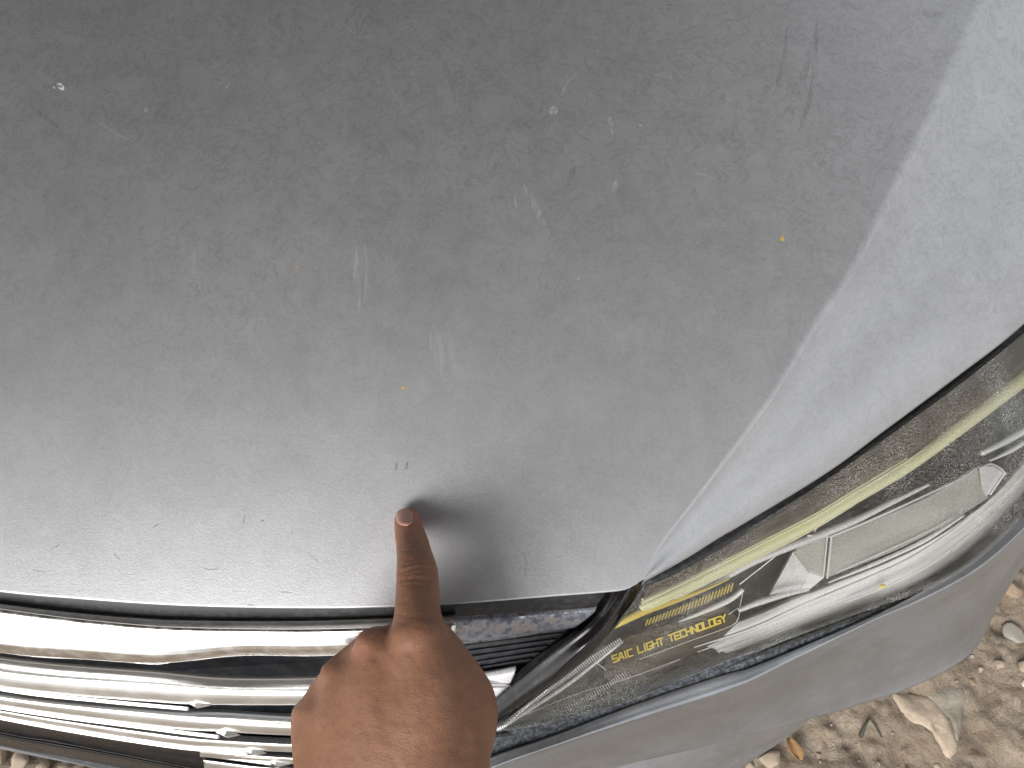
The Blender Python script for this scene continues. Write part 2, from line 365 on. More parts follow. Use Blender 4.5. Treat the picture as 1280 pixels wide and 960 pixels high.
for pts, wd in (([(496, 578), (494, 589)], 3), ([(509, 577), (508, 587)], 2.5), ([(307, 643), (303, 656)], 2), ([(364, 663), (367, 675)], 3), ([(384, 690), (398, 703)], 1.6), ([(325, 652), (331, 650)], 2), ([(250, 708), (262, 712), (275, 711)], 1.8), ([(350, 740), (365, 741)], 1.8), ([(305, 757), (322, 756.6)], 2), ([(40, 712), (58, 716)], 1.8), ([(95, 740), (107, 737)], 1.6), ([(140, 690), (150, 700)], 1.5), ([(190, 660), (200, 654)], 1.5), ([(60, 690), (75, 680)], 1.5)):
    mark('dark_scratch', pts, wd, M['dark_tick'])
mark('dropping', [(72, 104), (76, 108), (80, 112)], 7, M['dropping']); mark('dropping', [(66, 109), (70, 109.5)], 3, M['dropping'])
mark('dropping', [(1066, 22), (1080, 20), (1096, 21)], 17, M['scuff'])
for x, y, s in ((183, 137, 7), (515, 92, 5), (395, 334, 4), (747, 64, 4), (800, 155, 5), (960, 23, 4), (1140, 163, 3), (857, 216, 4), (692, 138, 13), (1272, 175, 10), (1188, 212, 5), (723, 348, 3)):
    if x < 1160: mark('speck', [(x-s/2, y), (x, y+.3), (x+s/2, y)], s, M['speck'])
mark('amber_spot', [(975, 298), (978, 298.4), (981, 298)], 6, M['amber_spot'])
mark('amber_spot', [(502, 484), (504.5, 484.3), (507, 484)], 4, M['amber_spot']); mark('amber_spot', [(372, 333), (374, 334)], 4, M['amber_spot'])

# ---- rubber seal under the bonnet lip, chrome bar and slats
hd = lambda px, py: hoodD(px, py)
SEAL = [(x, y-8) for x, y in FRONT[:-2]]
sb = [(x, y, float(hd(x, y))+.012) for x, y in SEAL]
BAR_BACK = [(-260, 716), (-120, 737), (0, 755), (100, 767), (200, 775), (300, 777), (400, 776.5), (500, 773), (570, 769), (660, 763), (744, 757)]
sf = [(x, y+2, float(hd(x, y))+.019) for x, y in BAR_BACK]
grid_mesh('bonnet_seal', loft([sb, [(a[0]*.5+b[0]*.5, a[1]*.5+b[1]*.5, a[2]+.001) for a, b in zip(sb, sf)], sf], 60, 8), M['rubber'], car, .004)
grille = link_mesh('grille', P([-260, 690, 630, 400, 160, 0, -260], [770, 790, 975, 985, 950, 918, 855], [.475, .475, .56, .58, .58, .58, .58]), [tuple(range(7))], M['matte_black'], car, False)
m_ = grille.modifiers.new('thickness', 'SOLIDIFY'); m_.thickness = .01
dB = lambda x, y: float(hd(x, y))+.010
X_ = [p[0] for p in BAR_BACK]
yb = np.array([p[1] for p in BAR_BACK])
y_bright = yb+np.array([9, 8, 7, 8, 9, 10, 11, 11, 10, 10, 9])
y_wend = np.array([752, 784, 806, 814, 820, 812, 812, 806, 796, 788, 780])
y_tan = y_wend+np.array([10, 10, 10, 10, 9, 8, 8, 8, 9, 6, 4])
b0 = np.array([dB(x, y) for x, y in zip(X_, yb)])
row = lambda ys, dd: [(x, y, d) for x, y, d in zip(X_, ys, b0+dd)]
cut_ = [i for i, x in enumerate(X_) if x <= 600]
row = lambda ys, dd: [(X_[i], ys[i], (b0+dd)[i]) for i in cut_]
bar_rows = [row(yb-3, .0085), row(yb, .0030), row(yb*.5+y_bright*.5, .0008), row(y_bright-1, -.0006), row(y_bright+2, -.0011), row(y_bright*.6+y_wend*.4, -.0010), row(y_bright*.2+y_wend*.8, -.0002), row(y_wend, .0010), row(y_wend*.5+y_tan*.5, .0036), row(y_tan, .0085), row(y_tan-4, .020)]
bar = grid_mesh('chrome_bar', loft(bar_rows, 120, 4, True), M['chrome'], car, .003)
# step in the middle of the chrome bar where the badge holder begins
st = grid_mesh('badge_shoulder', loft([[(-260, 752, .408), (0, 806, .404), (120, 815, .4045), (190, 821, .406), (215, 818, .409)], [(-260, 765, .414), (0, 816, .413), (120, 825, .4135), (195, 831, .414), (222, 826, .414)], [(-260, 762, .424), (0, 813, .422), (120, 822, .422), (195, 828, .42), (222, 823, .418)]], 40, 12), M['chrome'], bar, .003)
def slat(up, crest, low, d0, d1, nu=60, name='slat', mt='satin'):
    du = np.linspace(0, 1, len(crest))
    dd = [d0+(d1-d0)*s for s in du]
    r = lambda c, off: [(p[0], p[1], d+off) for p, d in zip(c, dd)]
    back = [(p[0], p[1]-3) for p in up]
    tuck = [(p[0], p[1]-3) for p in low]
    bl = lambda A, B, q: [(p[0]*(1-q)+w_[0]*q, p[1]*(1-q)+w_[1]*q) for p, w_ in zip(A, B)]
    prof = [r(back, .010), r(up, .0044), r(bl(up, crest, .35), .0022), r(bl(up, crest, .70), .0006), r(bl(up, crest, .88), .0001), r(crest, .0), r(bl(crest, low, .25), .0004), r(bl(crest, low, .5), .0016), r(bl(crest, low, .8), .0040), r(low, .0068), r(tuck, .016)]
    return grid_mesh(name, loft(prof, nu, 3, True), M[mt], grille, .002)
slat([(-200, 782), (0, 823), (200, 841), (281, 848), (390, 848), (500, 842), (600, 834)], [(-200, 800), (0, 842), (200, 858), (281, 864), (390, 866), (500, 862), (600, 854)], [(-200, 816), (0, 859), (200, 878), (281, 881), (390, 881), (500, 877), (640, 858)], .428, .426)
slat([(-200, 822), (0, 865), (200, 886), (281, 890), (390, 896), (500, 893)], [(-200, 830), (0, 872), (200, 894), (281, 902), (390, 908), (500, 906)], [(-200, 840), (0, 882), (200, 909), (281, 915), (390, 920), (500, 919)], .445, .446)
slat([(-200, 842), (0, 884), (200, 912), (281, 921), (390, 926), (500, 926)], [(-200, 848), (0, 889), (200, 919), (281, 927), (390, 932), (500, 932)], [(-200, 855), (0, 896), (200, 929), (281, 936), (390, 941), (500, 941)], .463, .464)
slat([(250, 934), (325, 941), (390, 944), (500, 944)], [(250, 939), (325, 945.5), (390, 949), (500, 949)], [(250, 946), (325, 952), (390, 956), (500, 957)], .482, .482)
slat([(255, 946), (345, 956), (500, 962)], [(255, 951), (345, 961), (500, 967)], [(255, 960), (345, 970), (500, 977)], .500, .500)
# thin lower rails that end in small diamond studs
for pts, d, nub in (([(-200, 818), (0, 861), (125, 876), (234, 886)], .436, (247, 880)), ([(-200, 840), (0, 884), (200, 912), (272, 921)], .454, (284, 917)), ([(-200, 850), (0, 897), (200, 931), (308, 941)], .472, (317, 939.5)), ([(270, 945), (338, 954)], .490, (347, 953))):
    ptube('rail', [(x, y, d) for x, y in pts], 2.6, 50, M['satin'], grille, 8)
    x, y = nub; c = P(x, y, d-.003); s = d/F
    a = RT*.99+UP*-.12; b_ = UP
    V = [c-a*15*s, c+b_*5.5*s, c+a*17*s, c-b_*5.5*s, c-FW*4*s-a*2*s-b_*1*s, c+FW*8*s]
    MB().add(V, [(0, 4, 1), (1, 4, 2), (2, 4, 3), (3, 4, 0), (1, 5, 0), (2, 5, 1), (3, 5, 2), (0, 5, 3)]).build('stud', M['satin'], grille, False)
# lower black moulding
low = grid_mesh('lower_moulding', loft([[(-260, 842, .495), (0, 899, .495), (130, 920, .495), (260, 942, .495), (400, 968, .495)], [(-260, 852, .520), (0, 908, .520), (130, 930, .520), (260, 952, .520), (400, 980, .520)], [(-260, 858, .530), (0, 915, .530), (60, 925, .530), (170, 946, .530), (400, 992, .530)], [(-260, 862, .531), (0, 920, .531), (60, 931, .531), (170, 951, .531), (400, 997, .531)], [(-260, 868, .552), (0, 927, .552), (70, 940, .552), (160, 957, .552), (400, 1005, .552)], [(-260, 874, .572), (0, 933, .572), (70, 945, .572), (160, 962, .572), (400, 1010, .572)], [(-260, 868, .59), (0, 928, .59), (70, 940, .59), (160, 957, .59), (400, 1005, .59)]], 60, 36), M['moulding'], car, .003)
link_mesh('grille_side', P([600, 778, 722, 600], [738, 733, 812, 860], [.428, .424, .440, .452]), [(0, 1, 2, 3)], M['matte_black'], grille, False)
# dirty end of the chrome bar with the hand's dark reflection coloured in, ribbed panel and silver end cap right of the hand
grid_mesh('bar_end', loft([[(545, 771, .3995), (600, 768, .3985), (660, 763.5, .398), (700, 760.5, .3975), (746, 757, .397)], [(545, 781, .3985), (600, 778, .3975), (660, 773, .397), (700, 770, .397), (742, 766, .3968)], [(545, 800, .405), (600, 796, .4045), (652, 790, .404), (690, 785, .404), (722, 782, .404)], [(545, 809, .414), (600, 803, .414), (652, 796, .414), (690, 789, .414), (716, 785, .414)]], 40, 16), M['chrome_dirt_reflection'], bar, .002)
mb = MB()
panel = grid_mesh('ribbed_panel', loft([[(540, 808, .425), (620, 800, .425), (690, 789, .425), (716, 784, .425)], [(550, 848, .435), (610, 838, .435), (650, 830, .435), (668, 826, .435)]], 20, 6), M['matte_black'], grille, .003)
for k in range(5):
    s = .12+.2*k
    a = np.array([540+14*s, 808+38*s]); b_ = np.array([708-48*s, 787+40*s])
    ptube('rib', [(a[0], a[1], .424+.009*s), ((a[0]+b_[0])/2, (a[1]+b_[1])/2-.5, .4238+.009*s), (b_[0], b_[1], .424+.009*s)], 1.7, 12, M['matte_black'], grille, 6)
grid_mesh('end_cap', loft([[(585, 842, .430), (615, 838, .430), (645, 832, .430)], [(590, 850, .428), (618, 847, .428), (643, 842, .428)], [(600, 868, .434), (620, 866, .434), (637, 856, .434)], [(606, 876, .442), (620, 874, .442), (632, 864, .442)]], 24, 14), M['silver_trim'], grille, .002)
# ---- glossy black corner trim
trimL = [(766, 738, .402), (746, 768, .408), (727, 787, .412), (704, 803, .417), (672, 829, .424), (640, 856, .432), (600, 888, .442)]
trimM = [(790, 733, .396), (768, 768, .402), (750, 791, .406), (724, 815, .411), (692, 841, .419), (655, 868, .428), (610, 902, .440)]
trimM2 = [(799, 729, .397), (778, 761, .403), (757, 788, .407), (731, 816, .412), (696, 846, .420), (658, 873, .430), (612, 908, .442)]
trimR = [(811, 722, .400), (792, 752, .407), (766, 786, .412), (740, 818, .418), (700, 850, .427), (660, 879, .437), (614, 914, .449)]
grid_mesh('corner_trim', loft([[(p[0]+4, p[1]+2, p[2]+.010) for p in trimL], trimL, [(p[0]*.5+q[0]*.5, p[1]*.5+q[1]*.5, p[2]*.5+q[2]*.5-.0005) for p, q in zip(trimL, trimM)], trimM, trimM2, trimR, [(p[0]-1, p[1]-1, p[2]+.012) for p in trimR]], 60, 36), M['gloss_black'], car, 0)
grid_mesh('trim_flare', loft([[(722, 786, .421), (700, 800, .425), (668, 822, .431), (648, 838, .437)], [(714, 795, .416), (690, 815, .421), (662, 838, .428), (634, 862, .435)]], 24, 6), M['matte_black'], grille, .003)

# ---- headlamp
TOP = [(808, 727), (830, 719), (862, 703), (900, 681), (950, 652), (1033, 600), (1110, 546), (1200, 480), (1280, 416), (1360, 345)]
BOT = [(614, 916), (690, 904), (780, 879), (840, 855), (900, 831), (994, 796), (1075, 766), (1150, 740), (1210, 708), (1262, 662), (1310, 600), (1370, 480)]
vt = np.interp(np.array([p[0] for p in TOP]), edg[::-1, 0], ed[::-1])
top3 = [(x, y, float(d)+.005) for (x, y), d in zip(TOP, vt)]
bd = np.interp([p[0] for p in BOT], [614, 700, 800, 900, 1000, 1100, 1200, 1262, 1370], [.449, .455, .462, .468, .473, .478, .484, .489, .50])
bot3 = [(x, y, float(d)) for (x, y), d in zip(BOT, bd)]
lft3 = [(p[0]+1, p[1]+1, p[2]+.001) for p in trimR]
A_ = np.array(cr(top3, 40).tolist()+cr(bot3, 40).tolist()+cr(lft3, 30).tolist())
def basis(x, y):
    x = (np.asarray(x, float)-950)/300; y = (np.asarray(y, float)-700)/200
    return np.stack([np.ones_like(x), x, y, x*x, x*y, y*y], -1)
cf = np.linalg.lstsq(basis(A_[:, 0], A_[:, 1]), A_[:, 2], rcond=None)[0]
lensD = lambda x, y: basis(x, y)@cf
def lp(pts, off):                          # points under the lens by off metres
    o = np.atleast_1d(off); o = np.interp(np.linspace(0, 1, len(pts)), np.linspace(0, 1, len(o)), o)
    return [(x, y, float(lensD(x, y))+k) for (x, y), k in zip(pts, o)]
# the lens opening: from the left line along the top to the far end, and along the bottom
upper = np.vstack([cr(np.array(trimR)[::-1, :2], 30)[:-1], cr(TOP, 70)]); lower_ = cr(BOT, 99)
upper = cr(upper, 99)
nv = 26; s = np.linspace(0, 1, nv)[:, None, None]
pg = upper[None]*(1-s)+lower_[None]*s
headlamp = thing('headlamp', '', '', (0, 0, 0)); del headlamp['label'], headlamp['category']; headlamp.parent = car
dl = lensD(pg[..., 0], pg[..., 1])-.007*np.sin(np.pi*s[..., 0])**.8
lens = grid_mesh('lens', P(pg[..., 0], pg[..., 1], dl), M['glass'], headlamp)
# housing bowl
depth = .006+.050*np.sin(np.pi*np.clip(s[..., 0]*1.0, 0, 1))**.5*np.clip(np.linspace(0.15, 3, 99), 0, 1)[None]
grid_mesh('housing', P(pg[..., 0], pg[..., 1], lensD(pg[..., 0], pg[..., 1])+depth), M['housing'], headlamp, .003)
# gap strip and rim between bonnet edge and lens
rim_o = [(x, y-17, d-.001+.012) for x, y, d in top3]; rim_i = [(x, y+1, d+.004) for x, y, d in top3]
grid_mesh('lens_rim', loft([rim_o, rim_i], 60, 5), M['rubber'], headlamp, .003)
# bezel band between top edge and light guide, coloured brown for the roof's reflection
GUIDE = [(1380, 395), (1330, 435), (1280, 472), (1200, 533), (1133, 582), (1067, 622), (1017, 652), (950, 686), (900, 711), (850, 736), (803, 758)]
bz = [(1380, 335), (1345, 362), (1280, 419), (1200, 484), (1133, 532), (1067, 580), (1017, 613), (950, 656), (900, 685), (850, 712), (812, 731)]
bzm = [(a[0]*.5+b[0]*.5, a[1]*.5+b[1]*.5) for a, b in zip(bz, GUIDE)]
grid_mesh('bezel_band', loft([lp(bz, .004), lp(bzm, .008), lp([(x, y-5) for x, y in GUIDE], .020)], 60, 12), M['bezel'], headlamp, .002)
gd = ptube('light_guide', lp(GUIDE, .017), [10.5, 10, 9, 8, 6.5, 4.5], 70, M['guide'], headlamp, 12)
for off, r0, r1, k0 in ((-9, 1.2, 1.6, 4), (-5.5, 1.0, 2.2, 3), (5.5, 1, 3.2, 4), (9.5, .8, 1.6, 5)):
    pts = [(x-off*.35*0, y+off) for x, y in GUIDE[k0:]]
    ptube('guide_rib', lp(pts, .016), [r0, r1, r1], 40, M['guide'], headlamp, 8)
# pale ridge strip under the guide
ptube('ridge_strip', lp([(870, 738), (900, 724), (940, 702), (985, 683), (1020, 670), (1065, 652), (1110, 630), (1160, 606)], .022), [1.5, 5, 5.5, 6, 5, 4.5, 3.5, 2], 40, M['silver_trim'], headlamp, 10)
ptube('ridge_strip', lp([(1038, 671), (1060, 662), (1100, 645), (1150, 622), (1197, 600), (1224, 583)], .020), [1.6, 1.8, 1.2, .8], 30, M['edge'], headlamp, 8)
def facet(name, pts, off, mt, th=.002):
    q = lp(pts, 0); n = len(pts); o = off if not np.isscalar(off) else [off]*n
    V = np.array([P(x, y, d+k) for (x, y, d), k in zip(q, o)])
    ob = link_mesh(name, V, [tuple(range(n))], mt, headlamp, False)
    me = ob.data
    if me.polygons[0].normal.dot(Vector(CAM-V[0])) < 0: me.flip_normals()
    md = ob.modifiers.new('thickness', 'SOLIDIFY'); md.thickness = th; md.offset = -1
    return ob
facet('prism_face', [(1012, 668), (1034, 671), (1030, 722), (1012, 735), (993, 690)], [.026, .020, .026, .036, .034], M['clear_block'])
facet('prism_face', [(992, 691), (1011, 716), (1000, 737), (963, 744)], [.032, .030, .040, .040], M['silver_trim'])
facet('prism_face', [(1011, 716), (1030, 722), (1013, 736), (1000, 738)], [.030, .024, .034, .041], M['reflector'])
facet('prism_face', [(1039, 673), (1100, 648), (1160, 622), (1222, 586), (1236, 622), (1180, 658), (1120, 688), (1034, 722)], [.022, .022, .022, .022, .030, .034, .036, .034], M['clear_block'])
facet('prism_face', [(1226, 584), (1243, 583), (1256, 592), (1244, 612), (1232, 621), (1226, 605)], [.020, .018, .020, .026, .028, .025], M['silver_trim'])
for a, b_, o1, o2, r in (((1010, 669), (1035, 671), .022, .018, 1.4), ((1034, 671), (1029, 722), .018, .024, 1.3), ((1039, 673), (1034, 722), .019, .027, 1.6), ((992, 690), (962, 745), .03, .038, 1.2), ((1225, 585), (1228, 608), .018, .024, 1.3), ((1256, 592), (1238, 618), .018, .026, 1.2), ((1028, 650), (1018, 664), .018, .02, 1.0), ((972, 693), (925, 730), .02, .024, .8)):
    ptube('prism_edge', lp([a, b_], [o1, o2]), r, 6, M['edge'], headlamp, 6)
ptube('prism_edge', lp([(1226, 585), (1238, 580), (1250, 585), (1257, 592)], .018), 1.4, 14, M['edge'], headlamp, 6)
# far lower reflector bars near the right edge of the frame
ptube('reflector_bar_streak', lp([(1228, 566), (1250, 555), (1272, 543), (1310, 520)], .024), [3.5, 4.5, 4.5, 4], 14, M['reflector'], headlamp, 8)
ptube('reflector_bar_streak', lp([(1237, 576), (1262, 564), (1282, 552), (1315, 532)], .024), [1.5, 3, 3, 2.5], 14, M['reflector'], headlamp, 8)
# sweeping chrome reflector along the bottom
ra = [(880, 786), (930, 771), (985, 748), (1034, 728), (1090, 706), (1140, 684), (1190, 655), (1245, 612), (1290, 560)]
rb = [(872, 804), (925, 788), (985, 764), (1040, 742), (1098, 719), (1148, 697), (1200, 664), (1253, 622), (1300, 570)]
rc = [(905, 815), (945, 800), (1000, 778), (1055, 757), (1105, 740), (1152, 717), (1205, 684), (1250, 640), (1305, 580)]
rd = [(930, 815), (965, 803), (1020, 784), (1070, 768), (1110, 752), (1155, 731), (1203, 700), (1243, 660), (1300, 600)]
lr = lambda A, B, q: [(a[0]*(1-q)+b[0]*q, a[1]*(1-q)+b[1]*q) for a, b in zip(A, B)]
ra, rb, rc, rd = (cr(q, 14) for q in (ra, rb, rc, rd))
dm = np.array([float(lensD(x, y)) for x, y in rb])
lv = lambda pts, off: [(p[0], p[1], d+off) for p, d in zip(pts, dm)]
grid_mesh('reflector', loft([lv(ra, .038), lv(lr(ra, rb, .25), .031), lv(lr(ra, rb, .5), .0300), lv(lr(ra, rb, .8), .0300), lv(rb, .0325), lv(lr(rb, rc, .2), .0315), lv(lr(rb, rc, .45), .0312), lv(lr(rb, rc, .7), .0335), lv(lr(rb, rc, .8), .0322), lv(rc, .0325), lv(lr(rc, rd, .5), .0335), lv(rd, .041)], 60, 80), M['reflector'], headlamp, .002)
ptube('reflector_edge', lp([(868, 809), (940, 785), (1000, 758), (1060, 733), (1134, 700), (1190, 664), (1212, 645)], .022), [.8, 2.0, 2.0, 2.2, 2.0, 1.2], 50, M['edge'], headlamp, 8)
ptube('reflector_edge', lp([(872, 815), (905, 803)], .022), [.6, 1.2], 12, M['edge'], headlamp, 8)
ptube('chrome_fin', lp([(849, 777), (875, 766), (905, 753), (920, 744), (927, 738)], .020), [.8, 2.8, 3.6, 4.0, 3.2], 26, M['reflector'], headlamp, 10)
ptube('chrome_fin', lp([(925, 762), (950, 752), (985, 742), (1010, 737)], .026), [3.0, 4.5, 3.5, 2], 24, M['silver_trim'], headlamp, 10)
ptube('reflector_bar_streak', lp([(1036, 728), (1095, 704), (1155, 676), (1204, 645)], .022), [1, 2.4, 2.6, 1.2], 30, M['silver_trim'], headlamp, 8)  # this and the next two: pale tubes added as painted highlight streaks
ptube('reflector_bar_streak', lp([(1045, 716), (1100, 692), (1160, 664), (1190, 648)], .020), [.6, 1.0, .8, .5], 30, M['edge'], headlamp, 6)
ptube('reflector_bar_streak', lp([(1060, 752), (1110, 732), (1165, 704), (1222, 660)], .020), [.8, 1.2, 1.4, .8], 30, M['edge'], headlamp, 6)
MB().tube(P(*np.array(lp([(1101, 733), (1105, 732)], .020)).T), .0012, 8).build('amber_bulb', M['yellow'], headlamp)
# amber turn strip with comb ribs
yb_ = [(768, 783), (790, 771), (812, 761), (850, 748), (885, 735), (912, 723)]
yt = ptube('turn_strip', lp(yb_, .016), [3, 5, 5, 3.6, 2.2, 1], 40, M['yellow'], headlamp, 10)
base = loft([lp([(806, 776), (850, 758), (885, 742), (914, 728)], .022), lp([(810, 782), (854, 767), (890, 752), (918, 737)], .022)], 20, 4)
cb = grid_mesh('comb_plate', base, M['bezel'], headlamp, .002)
mbb = MB()
for k in range(27):
    s_ = k/26; x0 = 808+s_*106; y0 = 778-s_*44+1.5*math.sin(s_*3); hgt = 3.4+1.6*s_
    a = P(*lp([(x0-1, y0+hgt)], .019)[0]); b_ = P(*lp([(x0+2, y0-hgt)], .019)[0])
    mbb.tube(np.stack([a, (a+b_)/2, b_]), .00042, 6)
mbb.build('comb_ribs', M['yellow'], headlamp)['kind'] = 'stuff'
# running-light combs along the corner
def comb(pa, pb, n, hgt, off, r, mt, name, bend=0):
    q = MB(); pa, pb = np.array(pa, float), np.array(pb, float); tg = (pb-pa)/np.linalg.norm(pb-pa); nn = np.array([-tg[1], tg[0]])
    for k in range(n):
        s_ = k/(n-1); c = pa+(pb-pa)*s_+nn*bend*math.sin(math.pi*s_)
        a = P(*lp([tuple(c-nn*hgt)], off)[0]); b2 = P(*lp([tuple(c+nn*hgt)], off)[0])
        q.tube(np.stack([a, (a+b2)/2, b2]), r, 6)
    ob = q.build(name, mt, headlamp); ob['kind'] = 'stuff'; return ob
comb((620, 911), (776, 801), 64, 3.2, .008, .00045, M['edge'], 'running_light_comb', -3)
ptube('running_light', lp([(616, 915), (700, 862), (740, 832), (778, 802)], .010), [3.5, 2.8, 2.5, 1.5], 30, M['silver_trim'], headlamp, 8)
comb((702, 891), (782, 842), 30, 3.0, .016, .0003, M['silver_trim'], 'marker_comb', 1)
ptube('clip', lp([(745, 828), (757, 837)], .014), 1.1, 5, M['edge'], headlamp, 6)
for pts in ([(911, 768), (924, 760), (921, 777), (905, 786), (860, 802), (800, 824)], [(925, 758), (928, 742)], [(640, 900), (720, 868), (790, 846), (850, 824)]):
    ptube('mould_line', lp(pts, .020), .55, 24, M['silver_trim'], headlamp, 5)
# panel that carries the lettering
facet('letter_panel', [(752, 842), (775, 800), (835, 780), (905, 757), (925, 775), (900, 800), (830, 835), (770, 862)], .024, M['bezel'])
GLY = {'S': [[(1, 1), (0, 1), (0, .5), (1, .5), (1, 0), (0, 0)]], 'A': [[(0, 0), (.42, 1), (.72, 1), (1, 0)], [(.2, .34), (.9, .34)]], 'I': [[(.5, 0), (.5, 1)]],
       'C': [[(1, 1), (0, 1), (0, 0), (1, 0)]], 'L': [[(0, 1), (0, 0), (1, 0)]], 'G': [[(1, 1), (0, 1), (0, 0), (1, 0), (1, .42), (.6, .42)]], 'H': [[(0, 0), (0, 1)], [(1, 0), (1, 1)], [(0, .5), (1, .5)]],
       'T': [[(0, 1), (1, 1)], [(.5, 1), (.5, 0)]], 'E': [[(1, 1), (0, 1), (0, 0), (1, 0)], [(0, .5), (.9, .5)]], 'N': [[(0, 0), (0, 1), (1, 0), (1, 1)]], 'O': [[(0, 0), (0, 1), (1, 1), (1, 0), (0, 0)]], 'Y': [[(0, 1), (.5, .5), (1, 1)], [(.5, .5), (.5, 0)]]}
def lettering(text, start, end, hgt):
    q = MB(); st_, en = np.array(start, float), np.array(end, float); tg = (en-st_)/np.linalg.norm(en-st_); nn = np.array([tg[1], -tg[0]])
    W = sum(.45 if c == 'I' else (.7 if c == ' ' else 1.0) for c in text)+.28*(len(text)-1)
    k = np.linalg.norm(en-st_)/W; x = 0; sl = .12; sw = .125*hgt
    for c in text:
        cw = .45 if c == 'I' else (.7 if c == ' ' else 1.0)
        for stroke in GLY.get(c, []):
            for (x0, y0), (x1, y1) in zip(stroke[:-1], stroke[1:]):
                g = lambda gx, gy: st_+tg*((x+gx*cw)*k+gy*hgt*sl)+nn*(gy*hgt)
                a, b2 = g(x0, y0), g(x1, y1); dv = (b2-a)/np.linalg.norm(b2-a); pn = np.array([-dv[1], dv[0]]); a = a-dv*sw*.9; b2 = b2+dv*sw*.9
                cs = [a-pn*sw, b2-pn*sw, b2+pn*sw, a+pn*sw]
                V = [P(*lp([tuple(z)], .0212)[0]) for z in cs]+[P(*lp([tuple(z)], .0232)[0]) for z in cs]
                q.add(V, [(3, 2, 1, 0), (4, 5, 6, 7), (0, 1, 5, 4), (1, 2, 6, 5), (2, 3, 7, 6), (3, 0, 4, 7)])
        x += cw+.28
    return q.build('lettering', M['letter'], headlamp, False)
lettering('SAIC LIGHT TECHNOLOGY', (767, 828), (908, 776), 8.0)

# ---- dusty gap and bumper
BT = [(540, 985), (606, 951), (693, 920), (804, 878), (900, 846), (940, 835), (1025, 800), (1090, 771), (1150, 743), (1210, 709), (1262, 664), (1305, 615), (1365, 520)]
BR = [(540, 1004), (612, 963), (700, 931), (804, 897), (900, 866), (940, 851), (1000, 821), (1087, 778), (1160, 746), (1226, 709), (1278, 664), (1318, 620), (1372, 535)]
BL = [(540, 1050), (640, 1000), (757, 963), (848, 941), (940, 919), (1006, 901), (1087, 877), (1150, 855), (1203, 827), (1231, 792), (1254, 746), (1290, 690), (1350, 620)]
btd = np.interp([p[0] for p in BT], [540, 614, 700, 800, 900, 1000, 1100, 1200, 1262, 1370], [.445, .451, .457, .464, .470, .475, .480, .486, .491, .502])
bt3 = [(x, y, d) for (x, y), d in zip(BT, btd)]
br3 = [(x, y, d-.002) for (x, y), d in zip(BR, btd)]
bl3 = [(x, y, d) for (x, y), d in zip(BL, [.56, .56, .565, .57, .575, .58, .585, .59, .595, .60, .605, .61, .61])]
CR_, CL_ = cr(br3, 13), cr(bl3, 13)
mixr = lambda a, t_, dt: [(p[0]*(1-t_)+q[0]*t_, p[1]*(1-t_)+q[1]*t_, p[2]*(1-dt)+q[2]*dt) for p, q in zip(CR_, CL_)]
under = [(p[0]-10, p[1]-14, p[2]+.03) for p in CL_]
rows = [[(p[0]-3, p[1]-5, p[2]+.012) for p in bt3], [(p[0]-1, p[1]-1, p[2]+.002) for p in bt3], bt3, [(p[0]*.5+q[0]*.5, p[1]*.5+q[1]*.5, p[2]*.5+q[2]*.5-.0005) for p, q in zip(bt3, br3)], br3,
        mixr(0, .03, .06), mixr(0, .14, .36), mixr(0, .30, .60), mixr(0, .62, .82), mixr(0, .92, .965), list(map(tuple, CL_)), [(p[0]-2, p[1]-3, p[2]+.008) for p in CL_], under]
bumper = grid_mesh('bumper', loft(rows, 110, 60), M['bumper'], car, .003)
gap_o = [(x, y-1, d+.004) for x, y, d in bt3]; gap_i = [(600, 905, .455), (690, 898, .459), (780, 873, .466), (840, 849, .470), (900, 826, .473), (994, 792, .478), (1075, 762, .483), (1150, 736, .489), (1210, 704, .494)]
grid_mesh('lamp_gap_strip', loft([[(560, 945, .452), (606, 918, .455), (690, 903, .458), (780, 878, .465), (900, 830, .471), (1000, 793, .477), (1100, 756, .483)], [(560, 978, .452), (606, 954, .456), (693, 924, .461), (804, 882, .467), (900, 849, .472), (1000, 809, .479), (1100, 768, .484)]], 60, 8), M['dust_gap'], car, .002)
lip = grid_mesh('lower_lip', loft([[(1030, 880, .60), (940, 905, .60), (848, 928, .615), (700, 975, .62), (560, 1020, .62)], [(1012, 899, .640), (985, 918, .640), (900, 955, .638), (760, 1010, .64), (560, 1080, .64)], [(1006, 902, .650), (978, 925, .652), (931, 957, .655), (800, 1030, .66), (560, 1130, .66)], [(1003, 898, .68), (972, 921, .69), (925, 953, .70), (795, 1026, .71), (560, 1125, .71)]], 40, 20), M['bumper'], car, .003)
